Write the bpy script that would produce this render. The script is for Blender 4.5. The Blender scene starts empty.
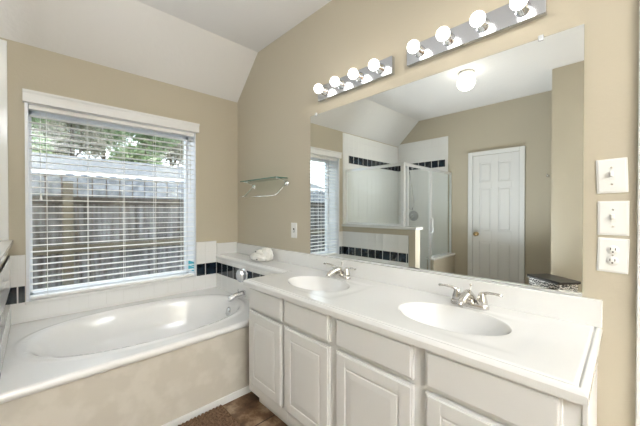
import bpy, bmesh, math, random
from mathutils import Vector, Matrix
random.seed(7)
PI = math.pi
sc = bpy.context.scene
C = sc.collection

# ---------------------------------------------------------------- camera
cam_d = bpy.data.cameras.new('camera')
cam = bpy.data.objects.new('camera', cam_d)
C.objects.link(cam)
cam.location = (-1.49, -2.75, 1.21)
cam.rotation_euler = (math.radians(89.5), 0, math.radians(-43.94))
cam_d.sensor_width = 36
cam_d.lens = 297 / 640 * 36
cam_d.clip_start = 0.02
sc.camera = cam

# ---------------------------------------------------------------- world, light, exposure
w = bpy.data.worlds.new('world')
sc.world = w
w.use_nodes = True
nt = w.node_tree
nt.nodes.clear()
wo = nt.nodes.new('ShaderNodeOutputWorld')
bg = nt.nodes.new('ShaderNodeBackground')
bg.inputs[0].default_value = (0.84, 0.91, 1.0, 1)
SKY = 2.5
bg.inputs[1].default_value = SKY
nt.links.new(bg.outputs[0], wo.inputs[0])
BULB = 4.2
GLOBE = 4.0
REAR_FILL = 215.0
UPLIGHT = 13.0
sc.view_settings.view_transform = 'Standard'
sc.view_settings.look = 'None'
sc.view_settings.gamma = 1
sc.view_settings.exposure = 0.80
sc.view_settings.use_curve_mapping = False


def area(name, loc, rot, sx, sy, power, col):
    l = bpy.data.lights.new(name, 'AREA')
    l.shape = 'RECTANGLE'
    l.size = sx
    l.size_y = sy
    l.energy = power
    l.color = col
    o = bpy.data.objects.new(name, l)
    C.objects.link(o)
    o.location = loc
    o.rotation_euler = rot
    return o


# added fill light behind the camera, aimed up to brighten the room
area('rear_fill_light', (-1.98, -5.3, .7), (PI, 0, 0), .55, 1.8, REAR_FILL, (0.86, 0.92, 1.0)).data.spread = math.radians(95)
# second added fill light, low and out of view, aimed at the ceiling
area('floor_fill_light', (-1.95, -1.62, .22), (PI, 0, 0), .5, .5, UPLIGHT, (0.89, 0.945, 1.0)).data.spread = math.radians(125)


# ---------------------------------------------------------------- helpers
def mat(name, col, rough=0.5, metal=0.0, bump=0.0, bscale=200.0, spec=0.5, noise=None, emit=None, coat=0.0):
    m = bpy.data.materials.new(name)
    m.use_nodes = True
    t = m.node_tree
    b = t.nodes['Principled BSDF']
    b.inputs['Base Color'].default_value = (*col, 1)
    b.inputs['Roughness'].default_value = rough
    b.inputs['Metallic'].default_value = metal
    b.inputs['Specular IOR Level'].default_value = spec
    b.inputs['Coat Weight'].default_value = coat
    tc = t.nodes.new('ShaderNodeTexCoord')
    if bump:
        n = t.nodes.new('ShaderNodeTexNoise')
        n.inputs['Scale'].default_value = bscale
        n.inputs['Detail'].default_value = 3
        t.links.new(tc.outputs['Object'], n.inputs['Vector'])
        bp = t.nodes.new('ShaderNodeBump')
        bp.inputs['Strength'].default_value = bump
        bp.inputs['Distance'].default_value = 0.002
        t.links.new(n.outputs['Fac'], bp.inputs['Height'])
        t.links.new(bp.outputs[0], b.inputs['Normal'])
    if noise:                                   # (colour 2, scale, low, high)
        c2, s, lo, hi = noise
        n = t.nodes.new('ShaderNodeTexNoise')
        n.inputs['Scale'].default_value = s
        n.inputs['Detail'].default_value = 6
        t.links.new(tc.outputs['Object'], n.inputs['Vector'])
        r = t.nodes.new('ShaderNodeValToRGB')
        r.color_ramp.elements[0].position = lo
        r.color_ramp.elements[0].color = (*col, 1)
        r.color_ramp.elements[1].position = hi
        r.color_ramp.elements[1].color = (*c2, 1)
        t.links.new(n.outputs['Fac'], r.inputs[0])
        t.links.new(r.outputs[0], b.inputs['Base Color'])
    if emit:
        b.inputs['Emission Color'].default_value = (*emit[0], 1)
        b.inputs['Emission Strength'].default_value = emit[1]
    return m


def thin_glass(name, tint, refl=1.0):
    m = bpy.data.materials.new(name)
    m.use_nodes = True
    t = m.node_tree
    t.nodes.clear()
    out = t.nodes.new('ShaderNodeOutputMaterial')
    tr = t.nodes.new('ShaderNodeBsdfTransparent')
    tr.inputs[0].default_value = (*tint, 1)
    gl = t.nodes.new('ShaderNodeBsdfGlossy')
    gl.inputs['Roughness'].default_value = 0.02
    fr = t.nodes.new('ShaderNodeFresnel')
    fr.inputs[0].default_value = 1.5
    mu = t.nodes.new('ShaderNodeMath')
    mu.operation = 'MULTIPLY'
    mu.use_clamp = True
    mu.inputs[1].default_value = refl
    mx = t.nodes.new('ShaderNodeMixShader')
    ge = t.nodes.new('ShaderNodeNewGeometry')
    io = t.nodes.new('ShaderNodeMath')          # the pane reflects alike from both sides
    io.operation = 'MULTIPLY_ADD'
    io.inputs[1].default_value = 1 / 1.5 - 1.5
    io.inputs[2].default_value = 1.5
    t.links.new(ge.outputs['Backfacing'], io.inputs[0])
    t.links.new(io.outputs[0], fr.inputs[0])
    t.links.new(fr.outputs[0], mu.inputs[0])
    t.links.new(mu.outputs[0], mx.inputs[0])
    t.links.new(tr.outputs[0], mx.inputs[1])
    t.links.new(gl.outputs[0], mx.inputs[2])
    t.links.new(mx.outputs[0], out.inputs[0])
    return m


M = {}
M['wall'] = mat('beige_wall_paint', (0.53, 0.48, 0.38), 0.75, bump=0.35, bscale=55, spec=0.25)
M['ceiling'] = mat('ceiling_paint', (0.72, 0.70, 0.675), 0.9, bump=0.9, bscale=28, spec=0.1)
M['trim'] = mat('white_trim_paint', (0.78, 0.78, 0.77), 0.35)
M['cab'] = mat('cabinet_white_paint', (0.73, 0.73, 0.72), 0.4)
M['door'] = mat('door_white_paint', (0.76, 0.76, 0.75), 0.4)
M['marble'] = mat('white_cultured_marble', (0.76, 0.76, 0.75), 0.12, coat=0.2)
M['acrylic'] = mat('white_tub_acrylic', (0.86, 0.86, 0.855), 0.15, coat=0.3)
M['apron'] = mat('beige_apron_marble', (0.60, 0.56, 0.49), 0.35, noise=((0.66, 0.62, 0.55), 9, 0.45, 0.6))
M['tile'] = mat('white_glazed_tile', (0.84, 0.84, 0.83), 0.12)
M['grout'] = mat('pale_grout', (0.78, 0.78, 0.76), 0.8)
M['navy'] = mat('navy_glazed_tile', (0.006, 0.012, 0.022), 0.08, noise=((0.012, 0.030, 0.048), 14, 0.4, 0.7))
M['chrome'] = mat('chrome', (0.82, 0.83, 0.85), 0.08, 1.0)
M['platechrome'] = mat('polished_steel_plate', (0.62, 0.64, 0.68), 0.16, 1.0)
M['nickel'] = mat('satin_nickel', (0.62, 0.60, 0.57), 0.2, 1.0)
M['steel'] = mat('brushed_aluminium_frame', (0.86, 0.87, 0.88), 0.38, 0.9)
M['brass'] = mat('brass', (0.70, 0.52, 0.28), 0.25, 1.0)
M['dark'] = mat('black_slot', (0.015, 0.015, 0.015), 0.5)
M['plastic'] = mat('white_switch_plastic', (0.82, 0.82, 0.80), 0.3)
M['vinyl'] = mat('white_window_vinyl', (0.80, 0.82, 0.85), 0.35)
M['slat'] = mat('white_blind_slat', (0.92, 0.91, 0.88), 0.4)
M['cord'] = mat('blind_cord', (0.8, 0.8, 0.77), 0.8)
M['teal'] = mat('teal_sticker', (0.0, 0.36, 0.45), 0.4)
M['bulb'] = mat('lit_bulb', (0.9, 0.9, 0.9), 0.3, emit=((1.0, 0.96, 0.90), BULB))
M['globe'] = mat('lit_opal_globe', (0.9, 0.9, 0.9), 0.3, emit=((1.0, 0.93, 0.82), GLOBE))
M['glass'] = thin_glass('window_glass', (0.96, 0.98, 0.98), 1.0)
M['showerglass'] = thin_glass('shower_glass', (0.97, 0.985, 0.98), 0.5)
M['shelfglass'] = thin_glass('shelf_glass', (0.72, 0.88, 0.82), 1.5)
M['glassedge'] = mat('green_glass_edge', (0.05, 0.17, 0.13), 0.15)
M['acryl_clear'] = mat('clear_acrylic_knob', (0.80, 0.83, 0.86), 0.08, 0.5)
M['cloth'] = mat('white_terry_cloth', (0.82, 0.81, 0.78), 0.95, bump=0.8, bscale=300)
M['rug'] = mat('brown_bath_mat', (0.09, 0.050, 0.028), 1.0, bump=1.0, bscale=260, noise=((0.27, 0.165, 0.10), 90, 0.35, 0.7))
M['lid'] = mat('black_lid', (0.018, 0.016, 0.015), 0.35)
M['bark'] = mat('tree_bark', (0.10, 0.075, 0.05), 0.9)
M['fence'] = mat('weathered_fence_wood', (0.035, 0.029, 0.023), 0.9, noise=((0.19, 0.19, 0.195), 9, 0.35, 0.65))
for nd in M['fence'].node_tree.nodes:          # grain runs up the boards
    if nd.type == 'TEX_NOISE':
        mpn = M['fence'].node_tree.nodes.new('ShaderNodeMapping')
        mpn.inputs['Scale'].default_value = (2.2, 1, .16)
        lk = nd.inputs['Vector'].links[0]
        M['fence'].node_tree.links.new(lk.from_socket, mpn.inputs[0])
        M['fence'].node_tree.links.new(mpn.outputs[0], nd.inputs['Vector'])
M['palewood'] = mat('pale_fence_wood', (0.13, 0.14, 0.155), 0.9, noise=((0.30, 0.32, 0.35), 12, 0.35, 0.65))  # paler, bluer board colour above the top rail
M['shadowrail'] = mat('shadow_toned_fence_rail', (0.025, 0.018, 0.013), 0.9)  # top rail coloured dark to stand in for its shadow band
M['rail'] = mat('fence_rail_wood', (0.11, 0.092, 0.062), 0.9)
M['grass'] = mat('yard_grass', (0.05, 0.07, 0.025), 1.0, noise=((0.11, 0.095, 0.055), 5, 0.4, 0.6))
M['roof'] = mat('grey_shingle_roof', (0.12, 0.125, 0.13), 0.9, noise=((0.17, 0.175, 0.18), 30, 0.4, 0.6))
M['brick'] = mat('neighbour_wall', (0.12, 0.08, 0.06), 0.9)
M['leafA'] = mat('leaf_green', (0.08, 0.16, 0.045), 0.6, noise=((0.34, 0.42, 0.22), 4, 0.35, 0.65))
M['leafB'] = mat('leaf_olive', (0.13, 0.17, 0.07), 0.6, noise=((0.46, 0.40, 0.33), 4, 0.35, 0.65))
M['teflon'] = mat('showerhead_grey', (0.45, 0.46, 0.48), 0.3, 0.4)

# floral pattern body of the black-topped hamper
m = mat('floral_black_white', (0.02, 0.02, 0.02), 0.6)
t = m.node_tree
tc = t.nodes.new('ShaderNodeTexCoord')
v = t.nodes.new('ShaderNodeTexWave')
v.wave_type = 'RINGS'
v.inputs['Scale'].default_value = 14
v.inputs['Distortion'].default_value = 9
v.inputs['Detail Scale'].default_value = 3
t.links.new(tc.outputs['Object'], v.inputs['Vector'])
r = t.nodes.new('ShaderNodeValToRGB')
r.color_ramp.interpolation = 'CONSTANT'
r.color_ramp.elements[0].color = (0.02, 0.02, 0.02, 1)
r.color_ramp.elements[1].position = 0.6
r.color_ramp.elements[1].color = (0.66, 0.64, 0.60, 1)
t.links.new(v.outputs['Fac'], r.inputs[0])
t.links.new(r.outputs[0], t.nodes['Principled BSDF'].inputs['Base Color'])
M['floral'] = m

# brown slate-look floor tile with grout lines
m = mat('brown_slate_tile', (0.08, 0.045, 0.025), 0.35, bump=0.5, bscale=18)
t = m.node_tree
tc = t.nodes.new('ShaderNodeTexCoord')
mp = t.nodes.new('ShaderNodeMapping')
mp.inputs['Location'].default_value = (0.12, 0.315, 0)
br = t.nodes.new('ShaderNodeTexBrick')
br.offset = 0
br.inputs['Scale'].default_value = 1
br.inputs['Brick Width'].default_value = 0.33
br.inputs['Row Height'].default_value = 0.33
br.inputs['Mortar Size'].default_value = 0.004
br.inputs['Mortar'].default_value = (0.035, 0.022, 0.015, 1)
ns = t.nodes.new('ShaderNodeTexNoise')
ns.inputs['Scale'].default_value = 6
ns.inputs['Detail'].default_value = 9
ns.inputs['Roughness'].default_value = 0.65
rp = t.nodes.new('ShaderNodeValToRGB')
rp.color_ramp.elements[0].position = 0.38
rp.color_ramp.elements[0].color = (0.05, 0.024, 0.012, 1)
rp.color_ramp.elements[1].position = 0.68
rp.color_ramp.elements[1].color = (0.48, 0.36, 0.24, 1)
e = rp.color_ramp.elements.new(0.5)
e.color = (0.16, 0.085, 0.042, 1)
t.links.new(tc.outputs['Object'], mp.inputs[0])
t.links.new(mp.outputs[0], br.inputs['Vector'])
t.links.new(tc.outputs['Object'], ns.inputs['Vector'])
t.links.new(ns.outputs['Fac'], rp.inputs[0])
t.links.new(rp.outputs[0], br.inputs['Color1'])
t.links.new(rp.outputs[0], br.inputs['Color2'])
t.links.new(br.outputs['Color'], t.nodes['Principled BSDF'].inputs['Base Color'])
M['floor'] = m

# silvered mirror with worn silvering along its lower edge
m = bpy.data.materials.new('silvered_mirror')
m.use_nodes = True
t = m.node_tree
b = t.nodes['Principled BSDF']
b.inputs['Metallic'].default_value = 1
b.inputs['Roughness'].default_value = 0.0
tc = t.nodes.new('ShaderNodeTexCoord')
sx = t.nodes.new('ShaderNodeSeparateXYZ')
t.links.new(tc.outputs['Object'], sx.inputs[0])
ns = t.nodes.new('ShaderNodeTexNoise')
ns.inputs['Scale'].default_value = 5
ns.inputs['Detail'].default_value = 5
t.links.new(tc.outputs['Object'], ns.inputs['Vector'])
ma = t.nodes.new('ShaderNodeMath')
ma.operation = 'MULTIPLY_ADD'       # threshold height = noise*0.06 - 0.028
ma.inputs[1].default_value = 0.10
ma.inputs[2].default_value = -0.052
t.links.new(ns.outputs['Fac'], ma.inputs[0])
lt = t.nodes.new('ShaderNodeMath')
lt.operation = 'LESS_THAN'
t.links.new(sx.outputs['Z'], lt.inputs[0])
t.links.new(ma.outputs[0], lt.inputs[1])
mx = t.nodes.new('ShaderNodeMixRGB')
mx.inputs[1].default_value = (0.84, 0.865, 0.845, 1)
mx.inputs[2].default_value = (0.10, 0.09, 0.08, 1)
t.links.new(lt.outputs[0], mx.inputs[0])
t.links.new(mx.outputs[0], b.inputs['Base Color'])
M['mirror'] = m


def obj(name, bm, material=None, parent=None, smooth=False, loc=None):
    me = bpy.data.meshes.new(name)
    bmesh.ops.recalc_face_normals(bm, faces=bm.faces)
    bm.to_mesh(me)
    bm.free()
    mats = material if isinstance(material, (list, tuple)) else [material]
    for q in mats:
        me.materials.append(q)
    if smooth:
        for p in me.polygons:
            p.use_smooth = True
    o = bpy.data.objects.new(name, me)
    C.objects.link(o)
    if parent:
        o.parent = parent
    if loc:
        o.location = loc
    return o


def thing(name, label, cat, loc=(0, 0, 0), rotz=0, group=None):
    o = bpy.data.objects.new(name, None)
    o.empty_display_size = 0.05
    C.objects.link(o)
    o.location = loc
    o.rotation_euler = (0, 0, rotz)
    o['label'] = label
    o['category'] = cat
    if group:
        o['group'] = group
    return o


def tag(o, label, cat, group=None, kind=None):
    o['label'] = label
    o['category'] = cat
    if group:
        o['group'] = group
    if kind:
        o['kind'] = kind
    return o


def struct(name, bm, material, parent=None, smooth=False, label=None):
    o = obj(name, bm, material, parent, smooth)
    if not parent:
        o['kind'] = 'structure'
        o['category'] = name.split('_')[0]
        o['label'] = label or name.replace('_', ' ')
    return o


def box(bm, x0, x1, y0, y1, z0, z1, bev=0.0, mi=0):
    g = bmesh.ops.create_cube(bm, size=1)
    vs = g['verts']
    for q in vs:
        q.co = Vector(((x0 + x1) / 2 + q.co.x * (x1 - x0), (y0 + y1) / 2 + q.co.y * (y1 - y0), (z0 + z1) / 2 + q.co.z * (z1 - z0)))
    fs = set(f for q in vs for f in q.link_faces)
    for f in fs:
        f.material_index = mi
    if bev:
        es = list(set(e for q in vs for e in q.link_edges))
        bmesh.ops.bevel(bm, geom=es, offset=bev, segments=2, profile=0.5, affect='EDGES')


def bx(*a, **k):
    bm = bmesh.new()
    box(bm, *a, **k)
    return bm


def tube(bm, pts, r, n=10, caps=True):
    pts = [Vector(p) for p in pts]
    rs = r if isinstance(r, (list, tuple)) else [r] * len(pts)
    rings = []
    prev = None
    for i, p in enumerate(pts):
        a = pts[max(i - 1, 0)]
        c = pts[min(i + 1, len(pts) - 1)]
        d = (c - a).normalized()
        if prev is None:
            up = Vector((0, 0, 1)) if abs(d.z) < 0.9 else Vector((1, 0, 0))
            s = d.cross(up).normalized()
        else:
            s = (prev - d * prev.dot(d)).normalized()
        prev = s
        q = d.cross(s)
        rings.append([bm.verts.new(p + (s * math.cos(2 * PI * k / n) + q * math.sin(2 * PI * k / n)) * rs[i]) for k in range(n)])
    for a, c in zip(rings, rings[1:]):
        for k in range(n):
            bm.faces.new((a[k], a[(k + 1) % n], c[(k + 1) % n], c[k]))
    if caps:
        bm.faces.new(rings[0][::-1])
        bm.faces.new(rings[-1])


def lathe(bm, prof, n=24, mtx=Matrix()):
    """prof: list of (radius, height) about local z"""
    rings = []
    for r, h in prof:
        if r < 1e-5:
            rings.append([bm.verts.new(mtx @ Vector((0, 0, h)))])
        else:
            rings.append([bm.verts.new(mtx @ Vector((r * math.cos(2 * PI * k / n), r * math.sin(2 * PI * k / n), h))) for k in range(n)])
    for a, c in zip(rings, rings[1:]):
        for k in range(n):
            k2 = (k + 1) % n
            if len(a) == 1 and len(c) == 1:
                continue
            if len(a) == 1:
                bm.faces.new((a[0], c[k], c[k2]))
            elif len(c) == 1:
                bm.faces.new((a[k], a[k2], c[0]))
            else:
                bm.faces.new((a[k], a[k2], c[k2], c[k]))


def prism(bm, poly, axis, a, b):
    """poly of 2D points in the two other axes (order x,y,z without axis), extruded a..b along axis"""
    def mk(p, h):
        q = list(p)
        q.insert(axis, h)
        return bm.verts.new(q)
    A = [mk(p, a) for p in poly]
    B = [mk(p, b) for p in poly]
    bm.faces.new(A)
    bm.faces.new(B[::-1])
    n = len(poly)
    for i in range(n):
        bm.faces.new((A[i], B[i], B[(i + 1) % n], A[(i + 1) % n]))


TO_NEGX = Matrix.Rotation(-PI / 2, 4, 'Y')      # local +z -> world -x


# ---------------------------------------------------------------- room shell
HW = 2.30      # height at window wall
HC = 2.66      # flat ceiling
YK = -0.384    # kink
XL = -3.03
XB = -2.36     # face of the closet box
YB = -2.20
YR = -6.5
WX0, WX1, WZ0, WZ1 = -1.52, -0.42, 0.594, 1.92

bm = bx(XL - .12, 0.12, YR - .1, 0.22, -0.1, 0)
struct('floor', bm, M['floor'], label='brown slate-look tiled bathroom floor')

bm = bmesh.new()       # window wall with its opening
T = 0.26
box(bm, XL - .12, WX0, 0, T, 0, HW + .3)
box(bm, WX1, 0.12, 0, T, 0, HW + .3)
box(bm, WX0, WX1, 0, T, 0, WZ0)
box(bm, WX0, WX1, 0, T, WZ1, HW + .3)
struct('wall_back', bm, M['wall'], label='beige wall with the window above the bathtub')

side = [(YR, 0), (0, 0), (0, HW), (YK, HC), (YR, HC)]
bm = bmesh.new()
DR0, DR1 = -2.83, -3.62
prism(bm, [(DR0, 0), (0, 0), (0, HW), (YK, HC), (DR0, HC)], 0, 0, 0.12)
box(bm, 0, .12, DR1, DR0, 2.06, HC)
box(bm, 0, .12, YR, DR1, 0, HC)
struct('wall_right', bm, M['wall'], label='beige vanity wall carrying the mirror')
bm = bmesh.new()
box(bm, .04, .075, DR1, DR0, 0.01, 2.06)
for za, zb in ((.2, .85), (1.0, 1.5), (1.6, 1.9)):
    for ya, yb in ((DR1 + .1, DR1 + .36), (DR1 + .44, DR0 - .1)):
        box(bm, .033, .05, ya, yb, za, zb, .006)
struct('door_2', bm, M['door'], label='white door at the end of the vanity wall')
bm = bmesh.new()
box(bm, -.018, 0, DR0 + .0, -2.772, 0, 2.12, .003)
box(bm, -.018, 0, DR1 - .058, DR1, 0, 2.12, .003)
box(bm, -.018, 0, DR1, DR0, 2.062, 2.12, .003)
box(bm, 0.0, .04, DR0 - .012, DR0, 0, 2.06)
struct('trim_1', bm, M['trim'], label='white door casing at the right end of the vanity wall')

bm = bmesh.new()
prism(bm, [(YB - .1, 0), (0, 0), (0, HW), (YK, HC), (YB - .1, HC)], 0, XL - .12, XL)
struct('wall_left', bm, M['wall'], label='beige wall with the six panel door')
bm = bmesh.new()
box(bm, XB - .12, XB, YR, YB, 0, HC)
box(bm, XL, XB - .12, YB - .12, YB, 0, HC)
struct('wall_closet', bm, M['wall'], label='beige projecting wall corner beside the six panel door')
bm = bx(XB - .12, .12, YR - .1, YR, 0, HC)
struct('wall_front', bm, M['wall'], label='beige wall behind the camera')

bm = bmesh.new()
prism(bm, [(YR - .1, HC), (YK, HC), (0, HW), (0.26, HW), (.26, HC + .12), (YR - .1, HC + .12)], 0, XL - .12, .12)
struct('ceiling', bm, M['ceiling'], label='off white textured ceiling sloping down to the window wall')

# baseboards
bm = bmesh.new()
box(bm, XL, XL + .012, YB, -1.915, 0, .09, .003)
struct('baseboard_left', bm, M['trim'], label='white baseboard beside the six panel door')
bm = bx(XB, XB + .012, YR, YB + .012, 0, .09, bev=.003)
struct('baseboard_closet', bm, M['trim'], label='white baseboard on the projecting wall corner')
bm = bx(-.012, 0, -2.77, -2.70, 0, .09, bev=.003)
struct('baseboard_right', bm, M['trim'], label='white baseboard beside the end of the vanity')

# ---------------------------------------------------------------- tile cladding
P = 0.1085


def tiles(bm, axis, plane, sgn, u0, u1, z0, z1, band=None, uorg=None, zorg=None, th=.008):
    """grout slab with tiles proud of it. axis 0: plane x=plane, u=y. axis 1: plane y=plane, u=x. mats: 0 grout,1 tile,2 navy"""
    def slab(ua, ub, za, zb, d, mi):
        a, b = sorted((plane, plane + sgn * d))
        if axis == 0:
            box(bm, a, b, ua, ub, za, zb, 0, mi)
        else:
            box(bm, ua, ub, a, b, za, zb, 0, mi)
    slab(u0, u1, z0, z1, th, 0)
    g = .0010
    uo = u0 if uorg is None else uorg
    rows = []
    if band:
        zz = band
        while zz > z0:
            zz -= P
        rowz = zz
    else:
        rowz = z0 if zorg is None else zorg
    z = rowz
    while z < z1 - .004:
        isb = band is not None and abs(z - band) < .01
        k = math.floor((u0 - uo) / P)
        while uo + k * P < u1 - .004:
            ua, ub = max(uo + k * P + g, u0), min(uo + (k + 1) * P - g, u1)
            za, zb = max(z + g, z0), min(z + P - g, z1)
            if ub - ua > .004 and zb - za > .004:
                if isb:
                    ua += .0028
                    ub -= .0028
                slab(ua, ub, za, zb, th + .0015, 2 if isb else 1)
            k += 1
        z += P


TM = [M['grout'], M['tile'], M['navy']]
BZ = 0.607
XK = -1.61        # tub side face of the knee wall
XKI = -1.72
XLED = -0.229
YA = -1.0         # apron
TUBZ = 0.475
# window wall wainscot (around the window)
bm = bmesh.new()
tiles(bm, 1, 0, -1, XK, WX0 - .012, TUBZ, .915, BZ, uorg=-1.569)
tiles(bm, 1, 0, -1, WX1, XLED, TUBZ, .915, BZ, uorg=XLED)
tiles(bm, 1, 0, -1, WX0 - .012, WX1, TUBZ, .590, None, zorg=BZ - P)
box(bm, WX1, XLED, -.013, 0, .912, .920, .003, 1)
box(bm, XK, WX0 - .012, -.013, 0, .912, .920, .003, 1)
struct('trim_2', bm, TM, label='white tile surround with navy band on the window wall')
# ledge wall beside the tub (under the counter extension) and its tiles
bm = bx(XLED + .01, 0, -1.09, 0, 0, .752)
struct('wall_ledge', bm, M['wall'], label='low wall under the counter ledge beside the bathtub')
bm = bmesh.new()
tiles(bm, 0, XLED + .01, -1, -1.09, -.010, TUBZ - .1, .752, BZ, uorg=-.010)
struct('trim_3', bm, TM, label='white tile with navy band under the counter ledge')
# knee wall
YKE = -1.09
bm = bx(XKI, XK, YKE, 0, 0, .99)
struct('wall_knee', bm, M['wall'], label='beige knee wall between bathtub and shower')
bm = bx(XKI - .025, XK + .025, YKE - .025, 0, .99, 1.02, bev=.006)
struct('trim_4', bm, M['marble'], label='white cap on the knee wall under the shower glass')
bm = bmesh.new()
tiles(bm, 0, XK, 1, -1.01, -.010, TUBZ, .922, BZ, uorg=-.010)
struct('trim_5', bm, TM, label='white tile with navy band on the knee wall')
# shower side
bm = bmesh.new()
SB = 1.875
tiles(bm, 1, 0, -1, XL + .01, XKI, 0.05, 2.285, SB, uorg=XL)
box(bm, XKI, -1.606, -.012, 0, 1.02, 2.285, .003, 1)
struct('trim_6', bm, TM, label='white shower tile with navy band on the window wall')
bm = bmesh.new()
tiles(bm, 0, XL, 1, -.82, -.010, 0.05, 2.33, SB, uorg=-.82)
# top follows the sloped ceiling near the corner
box(bm, XL, XL + .012, -.86, -.82, 0.0, 2.33, .003, 1)
struct('trim_7', bm, TM, label='white shower tile with navy band on the left wall')
bm = bmesh.new()
tiles(bm, 0, XKI, -1, -.9, -.010, 0.05, .99, None, uorg=-.010)
struct('trim_8', bm, TM, label='white shower tile on the inner face of the knee wall')
bm = bx(XL + .01, XKI - .01, -.86, -.01, 0, .05)
struct('floor_shower', bm, M['acrylic'], label='white shower pan')
YS = -0.905
bm = bx(-2.34, XKI, YS - .05, YS + .045, 0, .11, bev=.01)
struct('trim_9', bm, M['marble'], label='white shower curb below the glass door')
bm = bx(XL, -2.36, YS - .05, YS + .045, 0, .545)
struct('wall_shower_half', bm, M['wall'], label='short beige half wall below the fixed shower glass')
bm = bx(XL, -2.335, YS - .07, YS + .06, .545, .575, bev=.006)
struct('trim_10', bm, M['marble'], label='white cap on the short shower half wall')

# ---------------------------------------------------------------- window
bm = bmesh.new()      # vinyl frame, sashes
FY0, FY1 = .18, .24
box(bm, WX0, WX0 + .022, FY0, FY1, WZ0, WZ1)
box(bm, WX1 - .022, WX1, FY0, FY1, WZ0, WZ1)
box(bm, WX0, WX1, FY0, FY1, WZ0, WZ0 + .03)
box(bm, WX0, WX1, FY0, FY1, WZ1 - .03, WZ1)
w1 = struct('window_1', bm, M['vinyl'], label='white vinyl window above the bathtub')
bm = bx(WX0 + .022, WX1 - .022, .208, .212, WZ0 + .03, WZ1 - .03)
struct('pane', bm, M['glass'], w1)
bm = bmesh.new()      # jamb liners
box(bm, WX1 - .006, WX1, -.004, FY0, WZ0, WZ1)
box(bm, WX0 - .010, WX0 + .006, -.012, FY0, WZ0, WZ1)
box(bm, WX0, WX1, 0, FY0, WZ1 - .006, WZ1)
struct('jamb', bm, M['vinyl'], w1)
bm = bx(WX0 - .014, WX1 + .006, -.022, FY0, WZ0 - .004, WZ0 + .016, bev=.004)
struct('window_sill', bm, M['trim'], w1)
bm = bmesh.new()
box(bm, WX1 - .009, WX1 - .006, .035, .165, .648, .686)
box(bm, WX1 - .009, WX1 - .006, .035, .165, .694, .732)
tag(obj('window_sticker', bm, M['teal']), 'small teal sticker low on the right jamb of the window', 'sticker')

# ---------------------------------------------------------------- blind
bl = thing('window_blind', 'white horizontal faux wood blind hanging in the window above the bathtub', 'blind', (-.97, .035, WZ1))
ox, oy, oz = -.97, .035, WZ1
bm = bmesh.new()     # valance with crown profile
prism(bm, [(-.044 - oy, 1.916 - oz), (-.004 - oy, 1.916 - oz), (-.004 - oy, 1.993 - oz), (-.054 - oy, 1.993 - oz), (-.054 - oy, 1.982 - oz), (-.046 - oy, 1.970 - oz), (-.044 - oy, 1.955 - oz)], 0, -1.538 - ox, -.404 - ox)
obj('valance', bm, M['trim'], bl)
obj('headrail', bx(WX0 + .01 - ox, WX1 - .01 - ox, -.025, .025, -.034, -.007), M['slat'], bl)
bm = bmesh.new()
z = -.075
NS = 0
tilt = math.radians(.5)
while oz + z > WZ0 + .05:
    g0 = len(bm.verts)
    nseg = 4
    ring = []
    for k in range(nseg + 1):
        s = (k / nseg - .5) * .047
        cz = .0022 * (1 - (2 * k / nseg - 1) ** 2)
        ring.append((s * math.cos(tilt), z + cz + s * math.sin(tilt)))
    poly = ring + [(a, b - .0028) for a, b in ring[::-1]]
    prism(bm, poly, 0, WX0 + .012 - ox, WX1 - .009 - ox)
    z -= .0435
    NS += 1
zb = z + .0435
obj('slats', bm, M['slat'], bl)
obj('bottom_rail', bx(WX0 + .012 - ox, WX1 - .009 - ox, -.025, .025, WZ0 + .018 - oz, WZ0 + .036 - oz, bev=.003), M['slat'], bl)
for lx in (-1.424, -1.2, -.973, -.751, -.53):
    bm = bmesh.new()
    for yy in (-.027, .027):
        box(bm, lx - ox - .0012, lx - ox + .0012, yy - .001, yy + .001, WZ0 + .03 - oz, -.04)
    obj('ladder_cord', bm, M['cord'], bl)
bm = bmesh.new()
tube(bm, [(-1.455 - ox, -.035, -.05), (-1.455 - ox, -.037, -.60)], .0015, 6)
pc = obj('pull_cord', bm, M['cord'], bl)
bm = bmesh.new()
lathe(bm, [(0, 0), (.004, -.002), (.008, -.035), (.006, -.04), (0, -.04)], 10, Matrix.Translation((-1.455 - ox, -.037, -.60)))
obj('tassel', bm, M['cord'], pc, True)
bm = bmesh.new()
tube(bm, [(-.47 - ox, -.036, -.05), (-.47 - ox, -.038, -.55)], .003, 6)
obj('tilt_wand', bm, M['cord'], bl)

# ---------------------------------------------------------------- six panel door on left wall
DY0, DY1 = -1.84, -1.155    # outer casing range
bm = bmesh.new()
xs = XL
box(bm, xs, xs + .004, DY0 + .06, DY1 - .06, .01, 1.97)
def frame_piece(a, b, c, d):
    box(bm, xs + .001, xs + .014, a, b, c, d, .002)
y0, y1 = DY0 + .064, DY1 - .064
st = .085
mid = (y0 + y1) / 2
zr = [(.01, .20), (.78, .93), (1.52, 1.60), (1.87, 1.97)]
frame_piece(y0, y0 + st, .01, 1.97)
frame_piece(y1 - st, y1, .01, 1.97)
frame_piece(mid - .04, mid + .04, .012, 1.968)
for a, b in zr:
    frame_piece(y0 + st, mid - .04, a, b)
    frame_piece(mid + .04, y1 - st, a, b)
for (za, zb2) in ((.20, .78), (.93, 1.52), (1.60, 1.87)):
    for ya, yb in ((y0 + st, mid - .04), (mid + .04, y1 - st)):
        box(bm, xs + .001, xs + .012, ya + .022, yb - .022, za + .022, zb2 - .022, .006)
d1 = struct('door_1', bm, M['door'], label='white six panel door reflected in the vanity mirror')
bm = bmesh.new()
mt = Matrix.Translation((xs + .014, y1 - .05, .88)) @ Matrix.Rotation(PI / 2, 4, 'Y')
lathe(bm, [(0, 0), (.03, 0), (.03, .006), (.012, .01), (.012, .03), (.026, .038), (.03, .052), (.022, .064), (0, .067)], 20, mt)
struct('door_knob', bm, M['brass'], d1, True)
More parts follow.
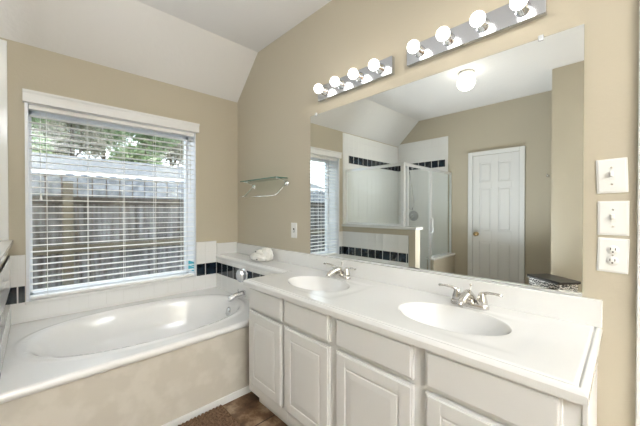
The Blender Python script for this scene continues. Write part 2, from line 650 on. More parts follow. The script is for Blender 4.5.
bm = bmesh.new()
for a, b, c, d in ((DY0, DY0 + .06, 0, 2.03), (DY1 - .06, DY1, 0, 2.03), (DY0 + .06, DY1 - .06, 1.974, 2.03)):
    box(bm, xs, xs + .032, a, b, c, d, .006)
struct('trim_11', bm, M['trim'], label='white casing around the six panel door')
hk = thing('robe_hook', 'small silver robe hook on the beige wall beside the six panel door', 'hook', (XL, -2.07, 1.63))
bm = bmesh.new()
lathe(bm, [(0, 0), (.018, 0), (.018, .004), (.008, .008), (0, .009)], 16, Matrix.Rotation(PI / 2, 4, 'Y'))
obj('rosette', bm, M['chrome'], hk, True)
bm = bmesh.new()
tube(bm, [(.006, 0, 0), (.03, 0, -.012), (.05, 0, -.005), (.058, 0, .022)], [.005, .005, .005, .007], 8)
obj('hook_arm', bm, M['chrome'], hk, True)

# ---------------------------------------------------------------- bathtub
tb = thing('bathtub', 'white oval drop-in bathtub under the window', 'bathtub', (-.92, -.5, 0))
ox, oy = -.92, -.5
TX0, TX1 = XK + .010, XLED - .0005
TY1 = -.011
CX, CY, AX, AY = -.92, -.515, .615, .385


def front_y(x):
    s = (x - TX0) / (TX1 - TX0)
    return -1.020 + .045 * max(0, (s - .45) / .55) ** 2


def tub_r(x, y):
    dx, dy = abs((x - CX) / AX), abs((y - CY) / AY)
    n = 2.35
    return (dx ** n + dy ** n) ** (1 / n)


def tub_h(x, y):
    r = tub_r(x, y)
    # slope is gentler at the left (backrest) end
    back = max(0, -(x - CX) / AX)
    if r >= 1:
        return TUBZ + .006 * math.exp(-((r - 1.035) / .03) ** 2)
    k = 3.2 - 1.5 * back
    f = 1 - r ** k
    f = min(1, f * 1.25)
    f = f * f * (3 - 2 * f) if f < .5 else f
    return TUBZ + .004 - .34 * (f ** .9)


bm = bmesh.new()
NX, NY = 150, 110
G = []
for j in range(NY + 1):
    row = []
    for i in range(NX + 1):
        x = TX0 + (TX1 - TX0) * i / NX
        fy = front_y(x)
        y = fy + (TY1 - fy) * j / NY
        z = tub_h(x, y)
        d = y - fy
        if d < .012:
            z -= .010 * (1 - d / .012) ** 2
        row.append(bm.verts.new((x - ox, y - oy, z)))
    G.append(row)
for j in range(NY):
    for i in range(NX):
        bm.faces.new((G[j][i], G[j][i + 1], G[j + 1][i + 1], G[j + 1][i]))
# rolled front lip
low = [bm.verts.new((q.co.x, q.co.y - .001, TUBZ - .036)) for q in G[0]]
low2 = [bm.verts.new((q.co.x, q.co.y + .03, TUBZ - .038)) for q in G[0]]
for i in range(NX):
    bm.faces.new((G[0][i], low[i], low[i + 1], G[0][i + 1]))
    bm.faces.new((low[i], low2[i], low2[i + 1], low[i + 1]))
obj('tub_basin', bm, M['acrylic'], tb, True)
bm = bmesh.new()
box(bm, TX0 - ox, XLED + .005 - ox, YA - oy, YA + .03 - oy, 0, TUBZ - .037)
obj('apron', bm, M['apron'], tb)
bm = bmesh.new()
lathe(bm, [(0, 0), (.034, 0), (.034, .006), (.02, .012), (0, .013)], 20, Matrix.Translation((-.362 - ox, CY - oy, .395)) @ Matrix.Rotation(-PI / 2 + .35, 4, 'Y'))
obj('overflow_plate', bm, M['chrome'], tb, True)
bm = bmesh.new()
lathe(bm, [(0, .006), (.025, .005), (.032, 0)], 20, Matrix.Translation((-.55 - ox, CY - oy, TUBZ + .004 - .34)))
obj('drain', bm, M['chrome'], tb, True)
bm = bx(XK, XLED - .005, YA - .012, YA - .0005, 0, .045, bev=.003)
struct('baseboard_tub', bm, M['trim'], label='narrow white base strip along the bathtub apron')

# tub faucet on the ledge wall
fx = XLED
tf = thing('tub_faucet', 'chrome wall mounted bathtub faucet with clear round handle', 'faucet', (fx - .0015, -.53, .62))
bm = bmesh.new()
lathe(bm, [(0, 0), (.062, 0), (.060, .006), (.035, .012), (.022, .016), (.02, .03), (0, .03)], 28, Matrix.Translation((0, 0, .05)) @ TO_NEGX)
obj('escutcheon', bm, M['chrome'], tf, True)
bm = bmesh.new()
lathe(bm, [(0, .028), (.018, .020), (.050, .024), (.056, .036), (.046, .050), (.016, .056), (0, .056)], 10, Matrix.Translation((0, 0, .05)) @ TO_NEGX)
obj('handle', bm, M['acryl_clear'], tf)
bm = bmesh.new()
tube(bm, [(0, 0, -.105), (-.012, 0, -.105), (-.03, 0, -.103), (-.09, 0, -.112), (-.125, 0, -.125), (-.128, 0, -.14)], [.034, .034, .026, .024, .021, .018], 16)
obj('spout', bm, M['chrome'], tf, True)
bm = bmesh.new()
tube(bm, [(-.055, 0, -.08), (-.055, 0, -.055)], [.004, .006], 8)
obj('diverter', bm, M['chrome'], tf, True)

# ---------------------------------------------------------------- vanity cabinet
VY0, VY1 = -2.675, -1.125
vc = thing('vanity_cabinet', 'white double vanity cabinet with raised panel doors below the counter', 'cabinet', (-.27, (VY0 + VY1) / 2, 0))
vx, vy = -.27, (VY0 + VY1) / 2
XF = -.535


def lb(bm, x0, x1, y0, y1, z0, z1, bev=0.0):
    box(bm, x0 - vx, x1 - vx, y0 - vy, y1 - vy, z0, z1, bev)


bm = bmesh.new()
lb(bm, XF + .002, -.002, VY1 - .018, VY1, .10, .750)
lb(bm, XF + .002, -.002, VY0, VY0 + .018, .0, .750)
lb(bm, XF + .002, -.002, VY0 + .018, VY1 - .018, .10, .118)
lb(bm, -.012, -.002, VY0 + .018, VY1 - .018, .118, .750)
obj('carcass', bm, M['cab'], vc)
bm = bmesh.new()
stiles = [(VY1 - .035, VY1), (-1.505, -1.480), (-1.874, -1.832), (-2.282, -2.237), (VY0, -2.640)]
for a, b in stiles:
    lb(bm, XF, XF + .019, a - .006, b + (.006 if b != VY1 else 0), .10, .750)
for a, b in ((.10, .175), (.600, .630), (.735, .750)):
    lb(bm, XF + .001, XF + .019, VY0, VY1, a, b)
obj('face_frame', bm, M['cab'], vc)
obj('toe_kick', bx(-.468 - vx, -.455 - vx, VY0 - vy, VY1 - .01 - vy, 0, .10), M['cab'], vc)
bm = bmesh.new()
lb(bm, XF - .003, XF + .02, VY0 - .012, VY0, .0, .750, .002)
obj('end_filler', bm, M['cab'], vc)


def raised(bm, y0, y1, z0, z1, panel=True):
    """door front: beaded slab edge, with framed raised panel"""
    xf = XF - .020
    lb(bm, xf + .004, XF - .0005, y0, y1, z0, z1, .002)
    if not panel:
        lb(bm, xf, xf + .010, y0 + .006, y1 - .006, z0 + .006, z1 - .006, .004)
        return
    fr = .055
    for a in ((y0 + .006, y0 + fr, z0 + .006, z1 - .006), (y1 - fr, y1 - .006, z0 + .006, z1 - .006), (y0 + fr - .002, y1 - fr + .002, z0 + .006, z0 + fr), (y0 + fr - .002, y1 - fr + .002, z1 - fr, z1 - .006)):
        lb(bm, xf, xf + .010, *a, .0035)
    # sloped raised field
    a0, a1, b0, b1 = y0 + fr + .004, y1 - fr - .004, z0 + fr + .004, z1 - fr - .004
    s = .028
    xo, xi = xf + .0045, xf - .001
    V = [bm.verts.new((xo - vx, p - vy, q)) for p, q in ((a0, b0), (a1, b0), (a1, b1), (a0, b1))]
    W = [bm.verts.new((xo - .0035 - vx, p - vy, q)) for p, q in ((a0 + .004, b0 + .004), (a1 - .004, b0 + .004), (a1 - .004, b1 - .004), (a0 + .004, b1 - .004))]
    U = [bm.verts.new((xi - vx, p - vy, q)) for p, q in ((a0 + s, b0 + s), (a1 - s, b0 + s), (a1 - s, b1 - s), (a0 + s, b1 - s))]
    for k in range(4):
        k2 = (k + 1) % 4
        bm.faces.new((V[k], V[k2], W[k2], W[k]))
        bm.faces.new((W[k], W[k2], U[k2], U[k]))
    bm.faces.new(U)


cols = [(-1.480, -1.157), (-1.832, -1.505), (-2.237, -1.874), (-2.640, -2.282)]
for a, b in cols:
    bm = bmesh.new()
    raised(bm, a, b, .163, .603)
    obj('cabinet_door', bm, M['cab'], vc)
    bm = bmesh.new()
    raised(bm, a, b, .621, .747, False)
    obj('drawer_front', bm, M['cab'], vc)

# ---------------------------------------------------------------- countertop with two integral basins
ct = thing('vanity_countertop', 'glossy white double sink countertop running on as a ledge beside the bathtub', 'countertop', (-.28, -1.9, .75))
cx0, cy0 = -.28, -1.9
CT = .787
CF = -.563        # front edge
CR = -2.688       # right end
CLX = -.236       # ledge front edge
CLY = -1.108      # left end of the deep part
SINKS = [(-.300, -1.495), (-.300, -2.258)]
SA, SBr = .145, .213


RX_, RY_ = .195, .300      # flat zone around each bowl, meshed in rings


def edge_prof(d):
    if d < .003:
        return -.014 + d / .003 * .006
    if d < .008:
        return -.008 + (d - .003) / .005 * .0065
    if d < .0165:
        return -.0015
    if d < .0205:
        return -.0055
    if d < .0235:
        return -.0055 + (d - .0205) / .003 * .0055
    return 0.0


def axis_samples(a, b, step, fine_a=False, fine_b=False):
    n = max(1, round((b - a) / step))
    s = set(round(a + (b - a) * i / n, 5) for i in range(n + 1))
    for d in (.0015, .003, .0055, .008, .013, .0160, .0166, .0204, .0236):
        if fine_a:
            s.add(round(a + d, 5))
        if fine_b:
            s.add(round(b - d, 5))
    return sorted(s)


def sheet(bm, X, Y, hf, skirt):
    V = {}
    for i, x in enumerate(X):
        for j, y in enumerate(Y):
            V[i, j] = bm.verts.new((x - cx0, y - cy0, hf(x, y) - .75))
    for i in range(len(X) - 1):
        for j in range(len(Y) - 1):
            xm, ym = (X[i] + X[i + 1]) / 2, (Y[j] + Y[j + 1]) / 2
            if any(abs(xm - a) < RX_ and abs(ym - b) < RY_ for a, b in SINKS):
                continue
            bm.faces.new((V[i, j], V[i + 1, j], V[i + 1, j + 1], V[i, j + 1]))
    def sk(seq):
        seq = [bm.verts.new(v.co) for v in seq]
        lows = [bm.verts.new((v.co.x, v.co.y, .001)) for v in seq]
        for k in range(len(seq) - 1):
            bm.faces.new((seq[k], lows[k], lows[k + 1], seq[k + 1]))
    if 'f' in skirt:
        sk([V[0, j] for j in range(len(Y))])
    if 'r' in skirt:
        sk([V[i, 0] for i in range(len(X))])
    if 'l' in skirt:
        sk([V[i, len(Y) - 1] for i in range(len(X)) if X[i] <= CLX + .001])


def deep_h(x, y):
    d = min(x - CF, y - CR)
    if x < CLX:
        d = min(d, CLY - y)
    else:
        d = min(d, math.hypot(x - CLX, CLY - y) if False else d)
    z = CT + edge_prof(d)
    return z


bm = bmesh.new()
sheet(bm, sorted(set(axis_samples(CF, -.001, .03, True)) | {-.300 - RX_, -.300 + RX_}), sorted(set(axis_samples(CR, CLY, .03, True, True)) | {b + q for a, b in SINKS for q in (-RY_, RY_)}), deep_h, 'frl')
sheet(bm, axis_samples(CLX, -.001, .03, True), axis_samples(CLY, -.001, .05), lambda x, y: CT + edge_prof(x - CLX), 'f')
for a, b in SINKS:
    N = 128
    prev = None
    for s_ in (0, .04, .12, .2, .28, .36, .44, .52, .6, .68, .76, .86, 1.0):
        ring = []
        ac = math.atan2(SA * RY_, SBr * RX_)
        ang = [2 * PI * k / N for k in range(N)]
        for cn in (ac, PI - ac, PI + ac, 2 * PI - ac):
            ang[round(cn / (2 * PI) * N) % N] = cn
        for k in range(N):
            c, d = math.cos(ang[k]), math.sin(ang[k])
            m_ = max(abs(c) * SA / RX_, abs(d) * SBr / RY_)
            px, py = c * SA, d * SBr
            qx, qy = px / m_, py / m_
            dip = -.0022 * max(0, math.sin((s_ - .15) / .7 * PI)) * max(0, min(1, -d * 1.6)) if .15 < s_ < .85 else 0
            ring.append(bm.verts.new((a + px + (qx - px) * s_ - cx0, b + py + (qy - py) * s_ - cy0, CT - .75 + dip)))
        if prev:
            for k in range(N):
                bm.faces.new((prev[k], prev[(k + 1) % N], ring[(k + 1) % N], ring[k]))
        prev = ring
    pass
obj('counter_slab', bm, M['marble'], ct, True)
bm = bmesh.new()
box(bm, CF + .02 - cx0, -cx0 - .001, CR + .02 - cy0, CLY - .01 - cy0, .0005, .004)
box(bm, -.021 - cx0, -.001 - cx0, CR - cy0, -.001 - cy0, CT - .002 - .75, .885 - .75, .003)
box(bm, XLED - cx0, -.021 - cx0, -.021 - cy0, -.001 - cy0, CT - .002 - .75, .895 - .75, .003)
# first box is a thin core under the slab: drop it, keep the splashes
bmesh.ops.delete(bm, geom=[q for q in bm.verts if q.co.z < .02], context='VERTS')
obj('backsplash', bm, M['marble'], ct)
for a, b in SINKS:
    bm = bmesh.new()
    rings = []
    N = 128
    prof = [(1.0, 0), (.985, -.002), (.97, -.0055), (.94, -.012), (.89, -.025), (.82, -.043), (.72, -.066), (.58, -.090), (.42, -.108), (.25, -.119), (.12, -.123), (.05, -.124)]
    for r, h in prof:
        rings.append([bm.verts.new((a + SA * r * math.cos(2 * PI * k / N) + .03 * (1 - min(r, 1)) - cx0, b + SBr * r * math.sin(2 * PI * k / N) - cy0, CT + h - .75)) for k in range(N)])
    for p, q in zip(rings, rings[1:]):
        for k in range(N):
            bm.faces.new((p[k], p[(k + 1) % N], q[(k + 1) % N], q[k]))
    bm.faces.new(rings[-1])
    sk = obj('sink_basin', bm, M['marble'], ct, True)
    bm = bmesh.new()
    lathe(bm, [(0, .004), (.014, .004), (.016, .001), (.022, .002), (.024, 0)], 20, Matrix.Translation((a + .03 - cx0, b - cy0, CT - .123 - .75)))
    obj('drain', bm, M['chrome'], sk, True)


def basin_faucet(loc, label):
    t = thing('basin_faucet', label, 'faucet', loc, 0, 'centerset basin faucets on the vanity counter')
    bm = bmesh.new()     # base plate, stadium shape along y
    pr = []
    for h, s in ((0, 1.0), (.010, 1.0), (.018, .9), (.022, .72)):
        ring = []
        for k in range(32):
            an = 2 * PI * k / 32
            ring.append(bm.verts.new((.026 * s * math.cos(an), (.054 if math.sin(an) >= 0 else -.054) + .026 * s * math.sin(an), h)))
        pr.append(ring)
    for p, q in zip(pr, pr[1:]):
        for k in range(32):
            bm.faces.new((p[k], p[(k + 1) % 32], q[(k + 1) % 32], q[k]))
    bm.faces.new(pr[0][::-1])
    bm.faces.new(pr[-1])
    obj('base_plate', bm, M['nickel'], t, True)
    for s in (-1, 1):
        bm = bmesh.new()
        lathe(bm, [(0, .014), (.023, .014), (.021, .035), (.014, .058), (.012, .066), (.006, .070), (0, .071)], 18, Matrix.Translation((0, s * .052, 0)))
        h = obj('handle_hub', bm, M['nickel'], t, True)
        bm = bmesh.new()
        pts = [(.0, s * .050, .060), (-.003, s * .075, .072), (-.008, s * .105, .075), (-.012, s * .132, .073)]
        tube(bm, pts, [.0100, .0080, .0070, .0080], 8)
        for q in bm.verts:
            q.co.z = .068 + (q.co.z - .068) * .75
        obj('lever', bm, M['nickel'], h, True)
    bm = bmesh.new()
    tube(bm, [(.006, 0, .012), (.0, 0, .036), (-.018, 0, .052), (-.050, 0, .052), (-.085, 0, .040), (-.108, 0, .028), (-.112, 0, .018)], [.030, .027, .023, .019, .016, .0145, .013], 16)
    obj('spout', bm, M['nickel'], t, True)
    bm = bmesh.new()
    tube(bm, [(.016, 0, .03), (.018, 0, .085)], .0022, 6)
    lathe(bm, [(0, .084), (.005, .086), (.006, .092), (0, .096)], 10, Matrix.Translation((.018, 0, 0)))
    obj('lift_rod', bm, M['nickel'], t, True)
    return t


basin_faucet((-.098, -1.49, CT), 'silver two lever faucet behind the far left sink, nearer the bathtub')
basin_faucet((-.098, -2.262, CT), 'silver two lever faucet behind the near right sink, below the reflected door')

# ---------------------------------------------------------------- mirror
MX = -.006
MY0, MY1, MZ0, MZ1 = -2.632, -1.108, .889, 1.907
mr = thing('vanity_mirror', 'large frameless rectangular mirror on the wall above the vanity', 'mirror', (0, (MY0 + MY1) / 2, MZ0))
my = (MY0 + MY1) / 2
bm = bmesh.new()
box(bm, MX + .001, -.0005, MY0 - my, MY1 - my, 0, MZ1 - MZ0)
obj('glass_edge', bm, M['glassedge'], mr)
bm = bmesh.new()
vs = [bm.verts.new((MX - .0002, p, q)) for p, q in ((MY0 - my, 0), (MY1 - my, 0), (MY1 - my, MZ1 - MZ0), (MY0 - my, MZ1 - MZ0))]
bm.faces.new(vs)
obj('mirror_glass', bm, M['mirror'], mr)
obj('bottom_channel', bx(MX - .004, -.0005, MY0 - my, MY1 - my, -.003, .006, bev=.001), M['steel'], mr)
for yy in (-1.17, -2.50):
    obj('mirror_clip', bx(MX - .005, -.0005, yy - .009 - my, yy + .009 - my, MZ1 - MZ0 - .010, MZ1 - MZ0 + .012, bev=.002), M['acryl_clear'], mr)

# ---------------------------------------------------------------- light bars
def light_bar(y0, y1, zc, label):
    yc = (y0 + y1) / 2
    t = thing('vanity_light_bar', label, 'light fixture', (0, yc, zc), 0, 'four bulb light bars above the mirror')
    L = (y1 - y0) / 2
    obj('back_plate', bx(-.028, -.0005, -L, L, -.050, .050, bev=.003), M['platechrome'], t)
    for k in range(4):
        yy = L - .076 - k * .152
        bm = bmesh.new()
        lathe(bm, [(0, .028), (.030, .028), (.029, .034), (.022, .040), (.0205, .064), (.017, .067), (0, .067)], 20, Matrix.Translation((0, yy, 0)) @ TO_NEGX)
        s = obj('socket', bm, M['chrome'], t, True)
        bm = bmesh.new()
        prof = [(0.0001, .060), (.013, .060), (.014, .068)]
        cz, R = .094, .031
        for q in range(1, 13):
            a = -1.18 + (PI / 2 + 1.18) * q / 12
            prof.append((max(R * math.cos(a), 0), cz + R * math.sin(a)))
        lathe(bm, prof, 20, Matrix.Translation((0, yy, 0)) @ TO_NEGX)
        obj('bulb', bm, M['bulb'], t, True)
    return t


light_bar(-1.820, -1.210, 2.036, 'chrome four bulb light bar above the left half of the mirror')
light_bar(-2.520, -1.910, 2.043, 'chrome four bulb light bar above the right half of the mirror')

cl = thing('ceiling_light', 'round white globe ceiling light reflected in the mirror', 'ceiling light', (-1.80, -1.56, HC))
bm = bmesh.new()
lathe(bm, [(0, 0), (.075, 0), (.078, -.012), (.055, -.026), (0, -.028)], 28)
obj('base', bm, M['trim'], cl, True)
bm = bmesh.new()
prof = [(.045, -.024)]
for q in range(1, 15):
    a = PI / 2 - .5 - (PI - .5) * q / 14
    prof.append((max(.088 * math.cos(a), 0), -.105 + .085 * math.sin(a)))
lathe(bm, prof, 28)
obj('globe', bm, M['globe'], cl, True)

# ---------------------------------------------------------------- wall plates
def plate(y, z, rot, label, kind):
    nm = 'power_outlet' if kind == 'outlet' else 'light_switch'
    t = thing(nm, label, 'outlet' if kind == 'outlet' else 'light switch', (0, y, z))
    t.rotation_euler = (math.radians(rot), 0, 0)
    W, H = (.0405, .0615) if kind != 'small' else (.0365, .060)
    bm = bmesh.new()
    box(bm, -.004, -.0005, -W, W, -H, H, .002)
    box(bm, -.0062, -.003, -W + .005, W - .005, -H + .005, H - .005, .0015)
    obj('plate', bm, M['plastic'], t)
    if kind == 'toggle':
        obj('toggle', bx(-.018, -.006, -.005, .005, -.002, .014, bev=.002), M['plastic'], t)
        obj('toggle_frame', bx(-.0075, -.006, -.0075, .0075, -.015, .017), M['grout'], t)
        for s in (-1, 1):
            bm = bmesh.new()
            lathe(bm, [(0, .0085), (.003, .008), (.0035, .006)], 10, Matrix.Translation((0, 0, s * .030)) @ TO_NEGX)
            obj('screw', bm, M['nickel'], t, True)
    elif kind == 'small':
        obj('toggle_frame', bx(-.0075, -.006, -.0075, .0075, -.015, .017), M['dark'], t)
        obj('toggle', bx(-.016, -.006, -.0045, .0045, -.012, .004, bev=.002), M['plastic'], t)
    else:
        for s in (-1, 1):
            bm = bmesh.new()
            lathe(bm, [(0, .0082), (.0155, .0082), (.0165, .006)], 24, Matrix.Translation((0, 0, s * .0195)) @ TO_NEGX)
            rc = obj('receptacle', bm, M['plastic'], t, True)
            bm = bmesh.new()
            box(bm, -.0088, -.0078, -.0075, -.0052, s * .0195 - .001, s * .0195 + .0075)
            box(bm, -.0088, -.0078, .0052, .0075, s * .0195 - .001, s * .0195 + .0075)
            lathe(bm, [(0, .0088), (.0028, .0088), (.0028, .0078)], 10, Matrix.Translation((0, 0, s * .0195 - .007)) @ TO_NEGX)
            obj('slots', bm, M['dark'], rc)
        bm = bmesh.new()
        lathe(bm, [(0, .0085), (.0025, .008), (.003, .006)], 10, TO_NEGX)
        obj('screw', bm, M['nickel'], t, True)
    return t


plate(-2.7085, 1.333, -1.5, 'white toggle light switch, topmost of the three wall plates', 'toggle')
plate(-2.7125, 1.182, 0, 'white toggle light switch directly above the duplex outlet', 'toggle')
plate(-2.7125, 1.0495, 1.5, 'white duplex power outlet, lowest of the three wall plates', 'outlet')
plate(-.910, 1.052, 0, 'small white light switch on the wall left of the mirror', 'small')

# ---------------------------------------------------------------- glass shelf with towel bar
gs = thing('glass_shelf', 'glass wall shelf with chrome towel bar near the window corner', 'shelf', (0, -.54, 1.42))
y0, y1 = -.29 + .54, -.84 + .54
bm = bmesh.new()
box(bm, -.130, -.012, y1 - .0, y0, .048, .054)
obj('shelf_glass', bm, M['shelfglass'], gs)
bm = bmesh.new()
box(bm, -.1325, -.130, y1, y0, .0475, .0545)
box(bm, -.130, -.012, y1 - .0025, y1, .0475, .0545)
obj('glass_rim', bm, M['glassedge'], gs)
for yy in (y0 - .03, y1 + .02):
    bm = bmesh.new()
    lathe(bm, [(0, 0), (.022, 0), (.022, .006), (.012, .012), (.010, .022), (0, .023)], 18, Matrix.Translation((-.0005, yy, .01)) @ TO_NEGX)
    tube(bm, [(-.015, yy, .012), (-.05, yy, -.03), (-.10, yy, -.078), (-.130, yy, -.092)], .0065, 8)
    tube(bm, [(-.015, yy, .012), (-.03, yy, .03), (-.06, yy, .042), (-.11, yy, .046)], .005, 8)
    lathe(bm, [(0, -.006), (.009, -.004), (.010, .008), (.007, .016), (0, .018)], 12, Matrix.Translation((-.10, yy, .046)))
    obj('bracket', bm, M['chrome'], gs, True)
bm = bmesh.new()
tube(bm, [(-.132, y0 + .01, -.092), (-.132, y1 + .0, -.092)], .0055, 10)
obj('towel_bar', bm, M['chrome'], gs, True)

# ---------------------------------------------------------------- folded cloth on the ledge
wc = thing('washcloth', 'crumpled white folded washcloth on the counter ledge beside the bathtub', 'washcloth', (-.12, -.62, CT))
def cloth_lump(name, cx, cy, sx, sy, h, seed, rot=0.0, lean=0.0):
    rnd = random.Random(seed)
    bm = bmesh.new()
    bmesh.ops.create_icosphere(bm, subdivisions=4, radius=1)
    ph = [rnd.uniform(0, 6) for _ in range(6)]
    for q in bm.verts:
        x, y, z = q.co
        n = abs(x) ** 4 + abs(y) ** 4
        k = 1 / max(1e-6, (abs(x) ** 3.2 + abs(y) ** 3.2 + abs(z) ** 3.2)) ** (1 / 3.2)
        x, y, z = x * k, y * k, z * k
        wv = .035 * math.sin(7 * x + ph[0] + 3 * z) + .03 * math.sin(9 * y + ph[1]) + .03 * math.sin(11 * z + ph[2] + 4 * x)
        f = 1 + wv - .22 * max(0, z)
        X, Y = x * sx * f, y * sy * f
        q.co = Vector((cx + X * math.cos(rot) - Y * math.sin(rot), cy + X * math.sin(rot) + Y * math.cos(rot) + lean * (z + 1), max(0, (z + 1) / 2 * h * (1 + wv * .8))))
    obj(name, bm, M['cloth'], wc, True).scale = (1.15, 1.15, 1.4)
cloth_lump('folded_layer', 0.0, 0.018, .050, .085, .050, 1)
cloth_lump('standing_fold', .022, -.036, .034, .050, .080, 2, .2)
cloth_lump('folded_layer', .004, .012, .040, .066, .064, 5, -.1)
bm = bmesh.new()
for p in ((-.043, .02, .080), (-.062, -.03, .022)):
    bm = bmesh.new()
    bmesh.ops.create_icosphere(bm, subdivisions=2, radius=.0055, matrix=Matrix.Translation(p))
    obj('button', bm, M['dark'], wc, True)

# ---------------------------------------------------------------- bath mat
bm = bmesh.new()
NX2, NY2 = 90, 46
mx0, mx1, my0, my1 = -1.35, -.66, -1.50, -1.018
G = []
for i in range(NX2 + 1):
    r_ = []
    for j in range(NY2 + 1):
        x = mx0 + (mx1 - mx0) * i / NX2
        y = my0 + (my1 - my0) * j / NY2
        e = min(i, NX2 - i, j, NY2 - j)
        z = (.020 if e > 0 else .002) + .005 * math.sin(x * 2 * PI / .022) * (1 if e > 0 else 0) + random.uniform(-.0015, .0015)
        if e == 0:
            x += random.uniform(-.004, .004)
            y += random.uniform(-.004, .004)
        r_.append(bm.verts.new((x, y, z)))
    G.append(r_)
for i in range(NX2):
    for j in range(NY2):
        bm.faces.new((G[i][j], G[i + 1][j], G[i + 1][j + 1], G[i][j + 1]))
tag(obj('bath_mat', bm, M['rug'], None, True), 'brown ribbed bath mat on the floor against the bathtub apron', 'bath mat')

# ---------------------------------------------------------------- shower enclosure
se = thing('shower_enclosure', 'framed clear glass shower enclosure above the knee wall', 'shower enclosure', (-1.665, YS, 0))
ex, ey = -1.665, YS
FT = 1.775
fr = .014
def eb(name, x0, x1, y0, y1, z0, z1, mm, par=se, bev=.002):
    bm = bmesh.new()
    box(bm, x0 - ex, x1 - ex, y0 - ey, y1 - ey, z0, z1, bev)
    return obj(name, bm, mm, par)
eb('corner_post', ex - .022, ex + .022, YS - .022, YS + .022, 1.021, FT, M['steel'])
eb('wall_channel', ex - fr, ex + fr, -.038, -.0125, 1.021, FT, M['steel'])
eb('top_rail', ex - fr, ex + fr, YS + .022, -.038, FT - .032, FT, M['steel'])
eb('bottom_rail', ex - fr, ex + fr, YS + .022, -.038, 1.021, 1.046, M['steel'])
eb('side_glass', ex - .003, ex + .003, YS + .022, -.038, 1.046, FT - .032, M['showerglass'], bev=0)
eb('top_rail', XL + .011, ex - .022, YS - fr, YS + fr, FT - .032, FT, M['steel'])
eb('wall_channel', XL + .011, XL + .035, YS - fr, YS + fr, .576, FT - .032, M['steel'])
eb('mullion', -2.375, -2.35, YS - fr, YS + fr, .576, FT - .032, M['steel'])
eb('fixed_glass', XL + .035, -2.375, YS - .003, YS + .003, .576, FT - .032, M['showerglass'], bev=0)
sd = eb('shower_door', -2.34, XKI - .035, YS - .003, YS + .003, .125, FT - .05, M['showerglass'], bev=0)
eb('door_stile', -2.345, -2.318, YS - .012, YS + .012, .112, FT - .034, M['steel'], sd)
eb('door_stile', XKI - .050, XKI - .028, YS - .012, YS + .012, .112, FT - .034, M['steel'], sd)
bm = bmesh.new()
tube(bm, [(-2.33 - ex, -.012, .90), (-2.33 - ex, -.05, .92), (-2.33 - ex, -.05, 1.10), (-2.33 - ex, -.012, 1.12)], .008, 8)
obj('door_handle', bm, M['steel'], sd, True)

sv = thing('shower_valve', 'round chrome shower valve on the tiled left wall', 'valve', (XL + .010, -.30, 1.12))
RX = Matrix.Rotation(PI / 2, 4, 'Y')
bm = bmesh.new()
lathe(bm, [(0, 0), (.085, 0), (.083, .006), (.05, .012), (0, .014)], 28, RX)
obj('escutcheon', bm, M['teflon'], sv, True)
bm = bmesh.new()
lathe(bm, [(0, .012), (.024, .012), (.026, .05), (.018, .06), (0, .06)], 16, RX)
tube(bm, [(.05, 0, 0), (.055, 0, -.055)], .007, 8)
obj('handle', bm, M['chrome'], sv, True)

sh = thing('hand_shower', 'chrome hand shower on a hose hung on the tiled left wall', 'shower head', (XL + .010, -.28, 1.92))
bm = bmesh.new()
lathe(bm, [(0, 0), (.028, 0), (.026, .006), (.012, .01), (0, .01)], 18, RX)
tube(bm, [(.006, 0, 0), (.06, 0, .02), (.12, 0, .0), (.15, 0, -.03)], .010, 10)
obj('shower_arm', bm, M['chrome'], sh, True)
bm = bmesh.new()
mt = Matrix.Translation((.15, 0, -.03)) @ Matrix.Rotation(PI - .5, 4, 'Y')
lathe(bm, [(0, -.02), (.016, -.02), (.02, .01), (.045, .04), (.048, .055), (0, .056)], 22, mt)
obj('spray_head', bm, M['chrome'], sh, True)
bm = bmesh.new()
tube(bm, [(.14, .01, -.05), (.11, .05, -.25), (.06, .07, -.5), (.04, .04, -.68), (.04, -.02, -.70), (.06, -.06, -.6), (.10, -.04, -.3), (.13, -.015, -.08)], .008, 8)
obj('hose', bm, M['chrome'], sh, True)

# ---------------------------------------------------------------- black topped hamper (seen in the mirror)
hp = thing('laundry_hamper', 'floral black and white hamper with a black lid reflected in the mirror corner', 'hamper', (-1.915, -2.275, 0), math.radians(-53))
bm = bmesh.new()
A, B = .155, .095
for (z0_, z1_, s0, s1) in ((0, .575, .90, 1.0),):
    p = [bm.verts.new((x * A * s0, y * B * s0, z0_)) for x, y in ((-1, -1), (1, -1), (1, 1), (-1, 1))]
    q = [bm.verts.new((x * A * s1, y * B * s1, z1_)) for x, y in ((-1, -1), (1, -1), (1, 1), (-1, 1))]
    for k in range(4):
        bm.faces.new((p[k], p[(k + 1) % 4], q[(k + 1) % 4], q[k]))
    bm.faces.new(p[::-1])
    bm.faces.new(q)
obj('body', bm, M['floral'], hp)
obj('lid', bx(-.168, .168, -.108, .108, 0.575, .60, bev=.004), M['lid'], hp)

# ---------------------------------------------------------------- outside
bm = bx(-14, 14, .28, 26, -.30, -.20)
struct('ground_yard', bm, M['grass'], label='grass yard outside the window')

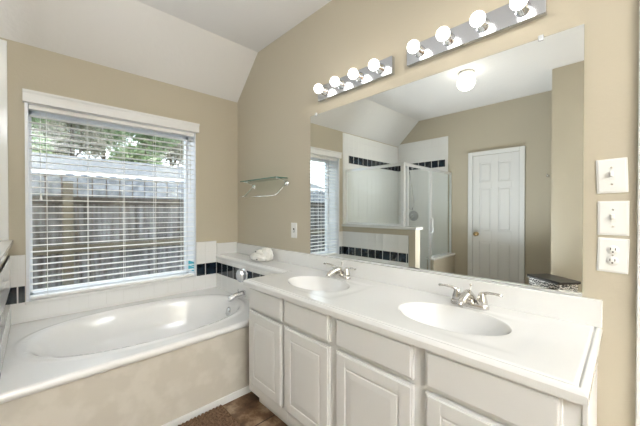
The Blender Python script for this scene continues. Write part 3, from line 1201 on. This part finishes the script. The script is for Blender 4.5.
fn = thing('wooden_fence', 'weathered grey dog ear picket fence outside the window', 'fence', (0, 1.9, -.2))
bm = bmesh.new()
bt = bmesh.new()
x = -5.0
while x < 7.0:
    w_ = .138
    h = 1.84 + random.uniform(-.012, .012)
    yo = random.uniform(-.002, .002)
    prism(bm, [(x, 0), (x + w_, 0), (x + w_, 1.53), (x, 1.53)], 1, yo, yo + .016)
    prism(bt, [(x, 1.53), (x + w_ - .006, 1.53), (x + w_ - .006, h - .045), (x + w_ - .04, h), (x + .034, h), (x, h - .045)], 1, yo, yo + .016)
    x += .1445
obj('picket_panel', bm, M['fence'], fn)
obj('pale_picket_tops', bt, M['palewood'], fn)
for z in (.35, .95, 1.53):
    obj('rail', bx(-5, 7, -.04, -.003, z - .045, z + .045), M['shadowrail'] if z > 1.2 else M['rail'], fn)
for x in (-3.6, -1.2, 1.2, 3.6, 6.0):
    obj('post', bx(x - .045, x + .045, -.13, -.04, 0, 1.75), M['rail'], fn)

hs = thing('neighbour_house', 'neighbouring house with grey shingle roof and white fascia behind the fence', 'house', (0, 7, -.2))
bm = bx(-8, 7.5, 0.5, 4.5, 0, 2.35)
obj('wall', bm, M['brick'], hs)
bm = bmesh.new()
prism(bm, [(0, 2.40), (2.6, 3.15), (5.2, 2.40), (5.2, 2.34), (0, 2.34)], 0, -8.5, 8)
obj('roof', bm, M['roof'], hs)
obj('fascia', bx(-8.5, 8, -.05, 0, 2.29, 2.41), M['trim'], hs)


def tree(x, y, h, rx, rz, label, leaf, n, seed):
    rnd = random.Random(seed)
    t = thing('tree', label, 'tree', (x, y, -.2), 0, 'trees behind the fence')
    bm = bmesh.new()
    tube(bm, [(0, 0, 0), (.05, .05, h * .4), (-.05, .0, h * .8)], [.16, .12, .05], 8)
    for k in range(5):
        a = rnd.uniform(0, 6.28)
        tube(bm, [(.02, .02, h * (.35 + .08 * k)), (math.cos(a) * rx * .7, math.sin(a) * rx * .6, h * (.5 + .09 * k))], [.06, .02], 6)
    obj('trunk', bm, M['bark'], t, True)
    bm = bmesh.new()
    cl_ = [(rnd.uniform(-1, 1) * rx * .75, rnd.uniform(-1, 1) * rx * .6, h * .68 + rnd.uniform(-1, 1) * rz * .75, rnd.uniform(.35, .6) * rx) for _ in range(16)]
    for _ in range(int(n * 1.7)):
        c = cl_[rnd.randrange(16)]
        u = Vector((rnd.gauss(0, 1), rnd.gauss(0, 1), rnd.gauss(0, 1))).normalized() * c[3] * rnd.random() ** .4
        p = Vector(c[:3]) + u
        s = rnd.uniform(.07, .13)
        a = Vector((rnd.gauss(0, 1), rnd.gauss(0, 1), rnd.gauss(0, 1))).normalized()
        b = a.orthogonal().normalized()
        vs = [bm.verts.new(p + a * s), bm.verts.new(p + b * s * .5), bm.verts.new(p - a * s), bm.verts.new(p - b * s * .5)]
        bm.faces.new(vs)
    obj('foliage', bm, M[leaf], t)


tree(-2.6, 15, 8.1, 1.4, 2.8, 'leafy tree behind the neighbouring roof at the left edge of the window', 'leafA', 7000, 3)
tree(0.1, 19.4, 10, 1.95, 3.0, 'brownish green tree seen in the window between two greener trees', 'leafB', 7500, 4)
tree(2.7, 15, 8.3, 1.4, 2.9, 'green tree behind the roof near the middle of the window', 'leafA', 7500, 5)
tree(5.4, 19.4, 10, 1.95, 3.1, 'green tree behind the roof near the right side of the window', 'leafB', 7500, 6)
tree(8.1, 15, 8.4, 1.4, 3.0, 'tree behind the roof at the far right of the window', 'leafA', 6500, 8)
tree(2.3, 24.6, 12.0, 1.95, 2.6, 'tall tree farthest behind the roof in the middle of the window', 'leafA', 7500, 11)
